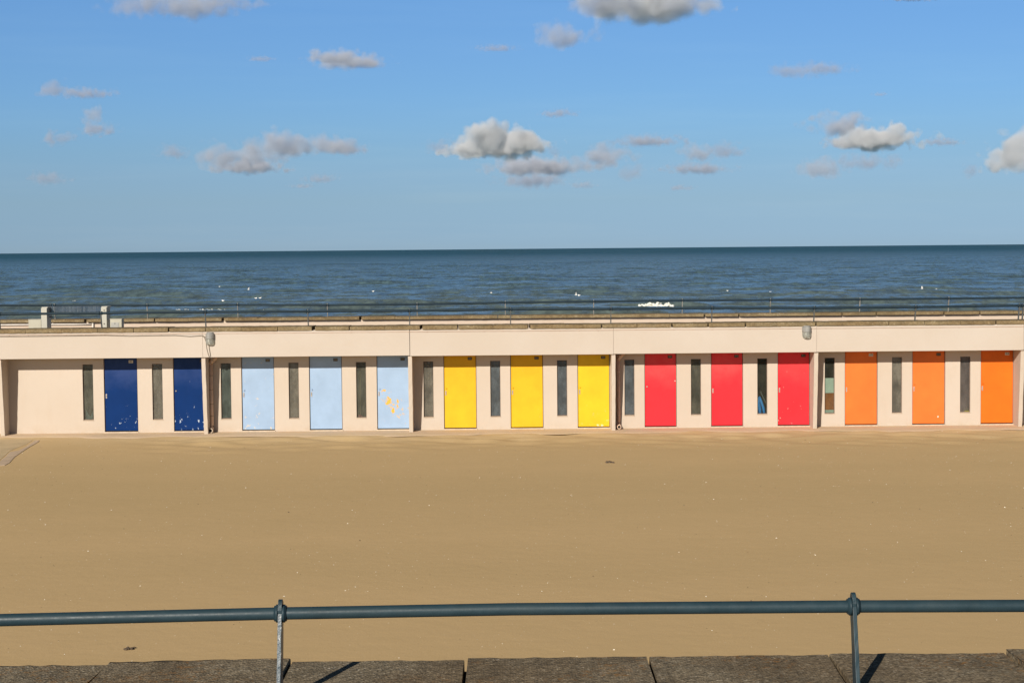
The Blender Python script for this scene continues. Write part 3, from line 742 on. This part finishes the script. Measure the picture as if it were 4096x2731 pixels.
railing('railing', 'dark railing along the seaward parapet of the hut roof', [(x, brow(x)) for x in [217, 588, 950, 1309, 1668, 2021, 2374.6, 2729.5, 3082, 3440, 3795.5, 4150]], BY, BY+.10, Z2T, at(215, 1221, BY).x, 19.0, 0, r=.031, pm='far_post_sunlit')
railing('railing', 'dark railing on the seaward parapet ending left of the windbreak', [(-500, 1222), (-150, 1221.5), (200.9, 1221)], BY, BY+.10, Z2T, -19.5, at(203, 1221, BY).x, 0, r=.031)

# ------------------------------------------------------------------ promenade wall and near railing
CY1 = 8.96                                        # far edge of the near coping
ZN = at(2048, 2629, CY1).z                       # its top
CY0 = CY1-1.05
prom = thing('promenade_wall', (0, 8.4, 0), 'promenade wall topped by weathered brown concrete slabs in the foreground', 'wall')
build('wall_face', MB().box(-14, 14, CY0+.15, CY1-.10, -.3, ZN-.105), 'sea_parapet_paint', prom)
JX = [-290, 436, 1169, 1868, 2593, 3314, 4019, 4745]
dzs = [-.016, .004, -.008, .002, .002, .006, .024]
dzr = [.000, .006, .0, .0, .002, -.002, .0]
jw = [at(j, 2640, CY1).x for j in JX]
for i in range(7):
    r = random.Random(40+i); g = (.006, .010, .012, .008, .006, .008, .008)[i]
    mb = rough_slab(jw[i]+.006, jw[i+1]-g, CY0, CY1, ZN-.10, ZN, r, .008, 16, .010)
    cx = (jw[i]+jw[i+1])/2; hw = (jw[i+1]-jw[i])/2
    exp = at((JX[i]+JX[i+1])/2, 2629, CY1).z     # the course is level; keep each slab's own lift
    for v in mb.v: v.z += dzs[i]+dzr[i]*(v.x-cx)/hw
    build('coping_slab', mb, 'near_coping_concrete', prom)
build('joint_filling', MB().box(-14, 14, CY0+.05, CY1-.06, ZN-.104, ZN-.055), 'dark_gap', prom)
build('promenade_floor', MB().box(-14, 14, -6, CY0+.12, ZN-1.0, ZN-.9), 'deck_concrete', prom)

nr = thing('railing', (0, 8.2, ZN), 'thick dark blue-grey tube railing in the foreground on the promenade wall', 'railing')
RP = [(-1250, 2508, 8.13), (0, 2478.5, 8.17), (1123, 2452, 8.22), (2048, 2435, 8.22), (3413, 2424, 8.24), (4096, 2421.5, 8.25), (5600, 2414, 8.26)]
rp = [at(*q) for q in RP]
r0 = .0295
build('rail', MB().tube(rp, r0, 32), 'near_rail_paint', nr)
for k, (q, sd) in enumerate(((rp[0], 1), (rp[2], 1), (rp[4], 1), (rp[6], 1))):
    x, yr, zr = q; yb = yr-.10; w = .0095; m = 12; vs = []; mb = MB()
    prof = []
    for j in range(m+1):
        f = j/m; zz = (ZN-.02)+(zr+.005-(ZN-.02))*f; yy = yb+(yr-yb)*f; dd = .046-.010*f
        prof.append((yy-dd, yy+dd, zz))
    for j in range(1, 7):      # rounded head standing above the tube
        a = j/6*math.pi/2; zz = zr+.005+.062*math.sin(a); dd = .036*math.cos(a)**.75+.002
        prof.append((yr-dd, yr+dd, zz))
    rr = random.Random(k)
    for (ya, yb2, zz) in prof:
        j = lambda: rr.uniform(-.0008, .0008)
        vs += [(x-w+j(), ya+j(), zz), (x+w+j(), ya+j(), zz), (x+w+j(), yb2, zz), (x-w+j(), yb2, zz)]
    M_ = len(prof)-1
    fs = [(j*4+a, j*4+(a+1) % 4, (j+1)*4+(a+1) % 4, (j+1)*4+a) for j in range(M_) for a in range(4)]+[(3, 2, 1, 0), (M_*4, M_*4+1, M_*4+2, M_*4+3)]
    mb.add(vs, fs)
    mb.mi = [1 if sum(mb.v[q_].z for q_ in f_)/len(f_) > zr+.008 else 0 for f_ in mb.f]
    p = build('post', mb, ['glint_post_paint' if k == 1 else 'rail_paint', 'rail_paint'], nr, (x, yr, ZN), bevel=.0035)
    for sx, ln in ((-1, .019), (1, .018)):
        x0 = x+sx*(w+.001); tb = MB().tube([(x0, yr, zr), (x0+sx*ln*.55, yr, zr), (x0+sx*ln*.6, yr, zr), (x0+sx*ln, yr, zr)], [.0425, .0425, .038, .0365], 28)
        build('collar', tb, 'rail_paint', p)
    build('weld', MB().tube([(x-.03, yr+.0, zr), (x-.02, yr, zr)], [.031, .036], 20), 'rail_paint', p)

# ------------------------------------------------------------------ sea
SEA = EYE-9.0
def sea_mat():
    m, t = newmat('sea_water'); p = t.pos(); y = t.sep(p)[1]
    n1 = t.noise(t.mapv(p, (1, .8, 1)), .42, 6, .66).outputs['Color']
    n2 = t.noise(t.mapv(p, (.5, .8, 1), (30, 9, 0)), .11, 5, .6).outputs['Color']
    v1 = t.vmath('SUBTRACT', n1, (.5, .5, .5)).outputs[0]; v2 = t.vmath('SUBTRACT', n2, (.5, .5, .5)).outputs[0]
    k1 = t.n('ShaderNodeVectorMath', {'operation': 'MULTIPLY'}, _0=v1, _1=(1.0, 1.5, 0)).outputs[0]
    k1 = t.n('ShaderNodeVectorMath', {'operation': 'SCALE'}, _0=k1, Scale=t.ramp(y, 300, 2500, .7, 2.0)).outputs[0]
    k2 = t.n('ShaderNodeVectorMath', {'operation': 'MULTIPLY'}, _0=v2, _1=(.2, .25, 0)).outputs[0]
    g = t.n('ShaderNodeNewGeometry').outputs['Normal']
    nn = t.vmath('NORMALIZE', t.vmath('ADD', t.vmath('ADD', k1, k2).outputs[0], g).outputs[0]).outputs[0]
    near = t.ramp(y, 225, 420)
    body = t.mix(near, (.125, .158, .140), (.092, .150, .168))
    far = t.ramp(y, 420, 2600)
    body = t.mix(far, body, (.022, .086, .116))
    lump = t.noise(t.mapv(p, (1, .22, 1)), .62, 6, .72).outputs[0]
    body = t.mix(t.ramp(lump, .3, .7), mul_c(t, body, .58), mul_c(t, body, 1.32))
    k = t.pbsdf(body, t.ramp(y, 400, 3500, .22, .40), .5, nn, IOR=1.33); t.put(k, 'Specular IOR Level', t.ramp(y, 350, 3500, .5, .28)); t.out(k)
sea_mat()
def sea():
    pxs = np.concatenate([np.linspace(300, 170, 330), np.linspace(169.6, 60, 230), np.linspace(59.5, 1.0, 120)])
    ang = np.linspace(-.52, .52, 620)
    rs = np.random.RandomState(5)
    Y = (9.0*FPX/pxs)[:, None]; X = ang[None, :]*Y
    Z = np.zeros((len(pxs), len(ang)))
    for _ in range(46):
        L = 10**rs.uniform(math.log10(5), math.log10(45)); th = rs.normal(0, .42); a = .0045*L**.92
        kx, ky = math.sin(th)*2*math.pi/L, math.cos(th)*2*math.pi/L
        Z += a*np.sin(kx*X+ky*Y+rs.uniform(0, 6.28))*np.clip(L*9*FPX/(Y*Y)/2.2, 0, 1)
    # the swells rearing up over the shallows: photo x from/to, row, height
    for (xa, xb, row, h, wd) in [(880, 2150, 1213, .85, 3.5), (1480, 1800, 1178, .5, 3.0), (1850, 2330, 1198, .8, 3.5), (-200, 190, 1249, .8, 3.0), (2380, 2880, 1222, 1.9, 2.6),
                                 (3100, 3500, 1183, .5, 3), (3200, 3900, 1176, .5, 3), (1100, 1350, 1123, .7, 4), (2870, 3150, 1186, .6, 3), (550, 900, 1219, .6, 3), (300, 1150, 1262, .45, 2), (0, 420, 1226, .5, 3)]:
        g0 = ground((xa+xb)/2, row, SEA); yc = g0.y; x0 = ground(xa, row, SEA).x; x1 = ground(xb, row, SEA).x
        cx, hw = (x0+x1)/2, (x1-x0)/2
        u = (X-cx)/hw; env = np.exp(-np.abs(u)**3*1.2); wob = 1.2*np.sin(X*.21+row)+.7*np.sin(X*.53+row*2)
        d = (Y-yc-wob)/wd
        Z += .5*h*env*np.where(d < 0, np.exp(-(d*1.25)**2), np.exp(-(d*.55)**2))*(1+.12*np.sin(X*.9))
    vs = np.stack([X, np.broadcast_to(Y, X.shape), Z+SEA], -1).reshape(-1, 3)
    nx = len(ang); ny = len(pxs)
    idx = np.arange(nx*ny).reshape(ny, nx)
    q = np.stack([idx[:-1, :-1], idx[:-1, 1:], idx[1:, 1:], idx[1:, :-1]], -1).reshape(-1, 4)
    me = bpy.data.meshes.new('sea')
    me.vertices.add(len(vs)); me.vertices.foreach_set('co', vs.ravel().astype(np.float32))
    me.loops.add(len(q)*4); me.loops.foreach_set('vertex_index', q.ravel().astype(np.int32))
    me.polygons.add(len(q)); me.polygons.foreach_set('loop_start', (np.arange(len(q))*4).astype(np.int32))
    me.polygons.foreach_set('loop_total', np.full(len(q), 4, np.int32)); me.polygons.foreach_set('use_smooth', np.ones(len(q), bool))
    me.update(calc_edges=True); me.validate(); me.materials.append(MATS['sea_water'])
    o = bpy.data.objects.new('sea', me); COL.objects.link(o)
    tag(o, 'choppy blue-green sea reaching the horizon behind the huts', 'sea', kind='structure')
sea()
def foam_mat():
    m, t = newmat('sea_foam'); p = t.pos()
    c = t.mix(t.ramp(t.noise(p, 2.5, 6, .7).outputs[0], .35, .65), (.62, .60, .50), (.88, .87, .82))
    t.out(t.pbsdf(c, .9, .2, t.bump(t.noise(p, 5, 6).outputs[0], .6, .15)))
foam_mat()
def foam(xa, xb, row, hpx, lumps, size, seed, name, label, cat, kind=None, flat=.5, dy=1.2):
    r = random.Random(seed); mb = MB()
    for _ in range(lumps):
        u = r.random(); x = xa+(xb-xa)*u; v = r.random()
        rag = .62+.20*math.sin(u*23+seed)+.18*math.sin(u*57+2*seed)+.12*math.sin(u*111)
        if hpx < 9 and math.sin(u*31+seed)+math.sin(u*13.7+seed*2) < -.35: continue
        g = ground(x, row+hpx*(1.0 if hpx > 9 else .5), SEA); k = g.y/FPX
        z = SEA+.1+hpx*k*v*(1-.5*abs(2*u-1)**3)*r.uniform(.6, 1)*(rag if hpx > 9 else 1); s = size*r.uniform(.45, 1.2)
        mb.ell((g.x, g.y+r.uniform(-.5, .5)*dy, z), (s*r.uniform(.9, 2.2), s, s*flat), 7, 5)
    tag(build(name, mb, 'sea_foam'), label, cat, kind=kind)
foam(2556, 2692, 1209, 20, 360, .15, 1, 'breaking_wave', 'white breaking wave crest on the sea above the red bay', 'wave', None, .8)
foam(300, 420, 1256, 5, 110, .09, 2, 'foam_line', 'broken white foam line on the sea behind the right windbreak column', 'foam', 'stuff')
foam(690, 1090, 1252, 5, 230, .075, 3, 'foam_line', 'thin ragged foam line low on the sea above the pale blue bay', 'foam', 'stuff')
foam(700, 1060, 1240, 3, 110, .065, 4, 'foam_line', 'thin upper foam line on the sea above the pale blue bay', 'foam', 'stuff')

# gulls
GULLS = [(306, 1199, 0, 'white gull swimming left of the navy doors, the upper of two close together'), (297, 1211, 0, 'white gull swimming left of the navy doors, the lower of two close together'),
 (892, 1209, 0, 'white gull swimming just above the railing over the first pale blue window'), (1024, 1199, 0, 'larger white gull of the pair swimming over the first pale blue door'),
 (1041, 1198, 0, 'smaller white gull right of its mate over the first pale blue door'), (1185, 1117, 0, 'tiny lone white gull far out above the second pale blue window'),
 (995, 1158, 1, 'white gull flying over the sea above the first pale blue door'), (878, 1150, 0, 'tiny white gull far out above the first pale blue window'),
 (1493, 1170, 0, 'white gull swimming alone above the pale blue door with yellow patches'),
 (1966, 1171, 1, 'white gull flying with raised wing above the middle yellow bay'), (2092, 1190, 0, 'tiny white gull swimming above the second yellow door'),
 (2305, 1179, 1, 'white gull gliding above the third yellow door'), (2316, 1187, 0, 'white gull swimming just below a gliding one above the third yellow door'),
 (2910, 1168, 0, 'tiny white gull swimming above the second red door'), (3081, 1173, 0, 'tiny white gull swimming above the window left of the third red door'),
 (3471, 1162, 0, 'tiny white gull swimming above orange door 312'), (3689, 1154, 1, 'white gull flying above the second orange door, leftmost of two'), (3747, 1159, 1, 'white gull flying low above the second orange door, rightmost of two')]
for i, (x, y, fly, lab) in enumerate(GULLS):
    r = random.Random(60+i)
    big = .8 if 'tiny' not in lab else .6
    if fly:
        g = ground(x, y+9, SEA); g = Vector((g.x, g.y, SEA)); k = g.y/FPX; g.z += 9*k
        o = thing('gull', g, lab, 'gull', 'gulls over the sea')
        build('body', MB().ell(g, (.20, .09, .085), 8, 6).ell((g.x-.21, g.y, g.z+.03), (.07, .05, .055), 7, 5), 'gull_white', o)
        up = .42 if r.random() < .6 else .2
        for s in (-1, 1):
            a = [(g.x-.10, g.y, g.z+.04), (g.x+.10, g.y, g.z+.04), (g.x+.06, g.y+s*.35, g.z+up*.9), (g.x-.10, g.y+s*.35, g.z+up*.95), (g.x+.14, g.y+s*.72, g.z+up*1.1)]
            mb = MB().add(a, [(0, 1, 2, 3), (3, 2, 4)]); mb.add([Vector(q)+Vector((0, 0, .02)) for q in a], [(3, 2, 1, 0), (4, 2, 3)])
            build('wing', mb, 'gull_white', o)
    else:
        g = ground(x, y+3, SEA); g = Vector((g.x, g.y, SEA+.30)); d = r.choice((-1, 1))
        o = thing('gull', g, lab, 'gull', 'gulls over the sea')
        mb = MB().ell((g.x, g.y, g.z+.10), (.24*big, .13*big, .14*big), 9, 6).ell((g.x+d*.20*big, g.y, g.z+.28*big), (.085*big, .075*big, .08*big), 8, 6)
        mb.tube([(g.x+d*.14*big, g.y, g.z+.12), (g.x+d*.19*big, g.y, g.z+.26*big)], .06*big, 7)
        mb.tube([(g.x-d*.18*big, g.y, g.z+.13), (g.x-d*.36*big, g.y, g.z+.19)], [.08*big, .02], 7)
        build('body', mb, 'gull_white', o)

# ------------------------------------------------------------------ clouds: real volumes far out over the sea
CLOUDS = [  # photo centre (2352-wide overview), width, height, density factor, roughness seed, label
 (330, 14, 130, 52, .8, 'left lobe of the grey cloud cut by the top left edge'), (420, 20, 170, 56, .9, 'middle of the grey cloud cut by the top left edge'), (510, 8, 130, 36, .6, 'thin right end of the cloud at the top left edge'),
 (1400, 8, 150, 60, 1.1, 'left part of the large dark cloud at the top edge'), (1480, 22, 220, 92, 1.5, 'large dark grey cloud hanging from the top edge'), (1570, 10, 130, 60, .9, 'right part of the large cloud at the top edge'),
 (1300, 88, 105, 52, 1.0, 'small square cloud under the large dark one'), (765, 133, 95, 36, 1.0, 'pinkish cloud head high in the left sky'), (808, 146, 120, 34, .9, 'flat grey tail of the high pinkish cloud'),
 (1140, 112, 75, 13, .35, 'faint streak high in the middle sky'), (597, 136, 50, 13, .35, 'faint small puff high on the left'),
 (128, 208, 60, 34, .8, 'round head of the flat cloud at far left'), (190, 216, 105, 24, .7, 'flat tail of the cloud at far left'),
 (217, 267, 44, 40, .9, 'small upright puff at the left'), (222, 300, 72, 28, .8, 'small flat puff under the upright one'), (138, 322, 74, 30, .8, 'small cloud at left below the puffs'),
 (110, 413, 82, 30, .5, 'faint lowest cloud at far left'), (395, 352, 66, 30, .6, 'ragged small cloud left of the long bank'),
 (545, 362, 160, 58, 1.0, 'left lump of the long cloud bank'), (640, 338, 130, 56, 1.2, 'lit middle lump of the long cloud bank'), (572, 386, 130, 32, 1.2, 'low dark base of the long cloud bank'), (755, 340, 110, 42, 1.1, 'lit right lump of the long cloud bank'), (805, 345, 70, 22, .6, 'thin right tail of the long cloud bank'),
 (738, 412, 60, 20, .5, 'faint wisp below the long bank'), (695, 428, 46, 12, .35, 'faintest wisp below the long bank'),
 (1112, 320, 80, 72, 2.0, 'bright tower of the tallest white cloud'), (1155, 338, 165, 60, 2.2, 'broad body of the tallest white cloud'), (1205, 330, 68, 62, 2.0, 'bright right shoulder of the tallest white cloud'), (1082, 347, 90, 42, 1.5, 'grey left foot of the tallest white cloud'), (1010, 342, 64, 40, .6, 'ragged grey scrap left of the white cloud'), (1262, 350, 52, 34, .35, 'faint scrap right of the white cloud'),
 (1218, 386, 160, 44, 1.4, 'flat cream cloud under the tallest white cloud'), (1225, 418, 120, 36, .8, 'lower grey cloud under the flat cream one'),
 (1345, 382, 80, 52, 1.2, 'cream left part of the slanting cloud'), (1405, 360, 100, 50, 1.1, 'upper right part of the slanting cloud'), (1460, 398, 44, 46, .7, 'blue grey ragged tuft right of the slanting cloud'),
 (1490, 326, 125, 24, .7, 'long thin grey cloud right of the middle'), (1605, 355, 64, 38, .9, 'left hump of the double cloud'), (1660, 352, 74, 36, .8, 'right hump of the double cloud'), (1602, 390, 122, 24, .8, 'flat cloud under the double hump'), (1565, 433, 44, 12, .45, 'tiny lowest cloud right of the middle'),
 (1830, 166, 90, 34, .6, 'wispy left half of the high right cloud'), (1895, 160, 90, 28, .55, 'wispy right half of the high right cloud'), (1283, 262, 62, 17, .6, 'small grey streak above the white cloud'), (2023, 218, 30, 9, .35, 'tiny faint streak at upper right'),
 (1928, 290, 118, 46, 1.0, 'grey upper cloud of the right group'), (2010, 322, 165, 52, 1.5, 'bright broad cloud of the right group'), (1945, 332, 80, 26, 1.0, 'left foot of the bright right cloud'), (2000, 378, 120, 36, .7, 'pinkish cloud under the right group'), (1880, 394, 86, 44, .9, 'rounded cloud at lower right'),
 (2168, 328, 76, 16, .5, 'thin wisp at far right'), (2330, 350, 110, 95, 1.9, 'bright white cloud cut by the right edge'), (2300, 375, 70, 56, 1.5, 'lower left part of the bright cloud at the right edge'), (2232, 397, 32, 30, .6, 'little grey puff left of the right edge cloud'),
 (1340, 428, 44, 18, .5, 'little faint puff under the slanting cloud'), (2100, -6, 110, 16, 1.0, 'dark cloud base just showing at the top right edge')]
def cloud_mat(i, asp, dens, amp, soft, absb):
    scol = (.965, .965, 1.0) if absb < .1 else (.97, .966, .99)
    m, t = newmat('cloud_vapour_%d' % i); o = t.obj()
    x, y, z = t.sep(o)
    zs_ = t.math('MULTIPLY', z, t.math('ADD', 1.0, t.math('MULTIPLY', t.math('LESS_THAN', z, 0.0), .55)))
    rr = t.math('SQRT', t.math('ADD', t.math('ADD', t.math('MULTIPLY', x, x), t.math('MULTIPLY', y, y)), t.math('MULTIPLY', zs_, zs_)))
    q = t.mapv(o, asp, (i*3.7, i*1.3, i*2.1))
    n = t.noise(q, .85, 9, .60, .35).outputs[0]
    bl = t.n('ShaderNodeTexVoronoi', {'feature': 'SMOOTH_F1'}, Vector=q, Scale=1.7, Smoothness=.35)
    n = t.math('ADD', n, t.math('MULTIPLY', t.math('SUBTRACT', .42, bl.outputs['Distance']), .28))
    f = t.math('ADD', t.math('SUBTRACT', .68, rr), t.math('MULTIPLY', t.math('SUBTRACT', n, .5), amp))
    edge = t.math('LESS_THAN', rr, .995)
    d = t.math('MULTIPLY', t.math('MULTIPLY', t.ramp(f, 0.0, soft), edge), dens)
    v = t.n('ShaderNodeVolumeScatter', None, Color=scol, Density=d, Anisotropy=.0)
    ab = t.n('ShaderNodeVolumeAbsorption', None, Color=(.16, .26, .56), Density=t.math('MULTIPLY', d, absb))
    t.out(None, t.n('ShaderNodeAddShader', None, _0=v, _1=ab)); return m
ico = None
def cloud_mesh():
    bm = bmesh.new(); bmesh.ops.create_icosphere(bm, subdivisions=3, radius=1.0)
    me = bpy.data.meshes.new('cloud'); bm.to_mesh(me); bm.free(); return me
for i, (cx, cy, cw, ch, dn, lab) in enumerate(CLOUDS):
    k = 1.7415; elev = max(.030, (568-cy)/4020.0)
    D = min(1150/elev, 22500 if elev < .0385 else 26000)
    p = at(cx*k, cy*k, D); s = D/4020.0
    me = cloud_mesh(); o = bpy.data.objects.new('cloud', me); COL.objects.link(o)
    hx, hz = cw*s/2*1.95, ch*s/2*1.9; hy = max(hx*.6, hz)
    o.location = p; o.scale = (hx, hy, hz)
    me.materials.append(cloud_mat(i, (hx/hz, hy/hz, 1.0), dn*(2.5 if dn < 1.45 else 3.4)/(2*hz), 2.4 if dn < .9 else 2.0, .75 if dn < .9 else (.42 if dn < 1.45 else .22), .40 if dn < .9 else (.28 if dn < 1.45 else .03)))
    tag(o, lab, 'cloud', 'small clouds over the sea')
C = S.cycles
C.volume_bounces = 2; C.max_bounces = 8; C.transparent_max_bounces = 12
C.volume_step_rate = .75
C.use_denoising = True
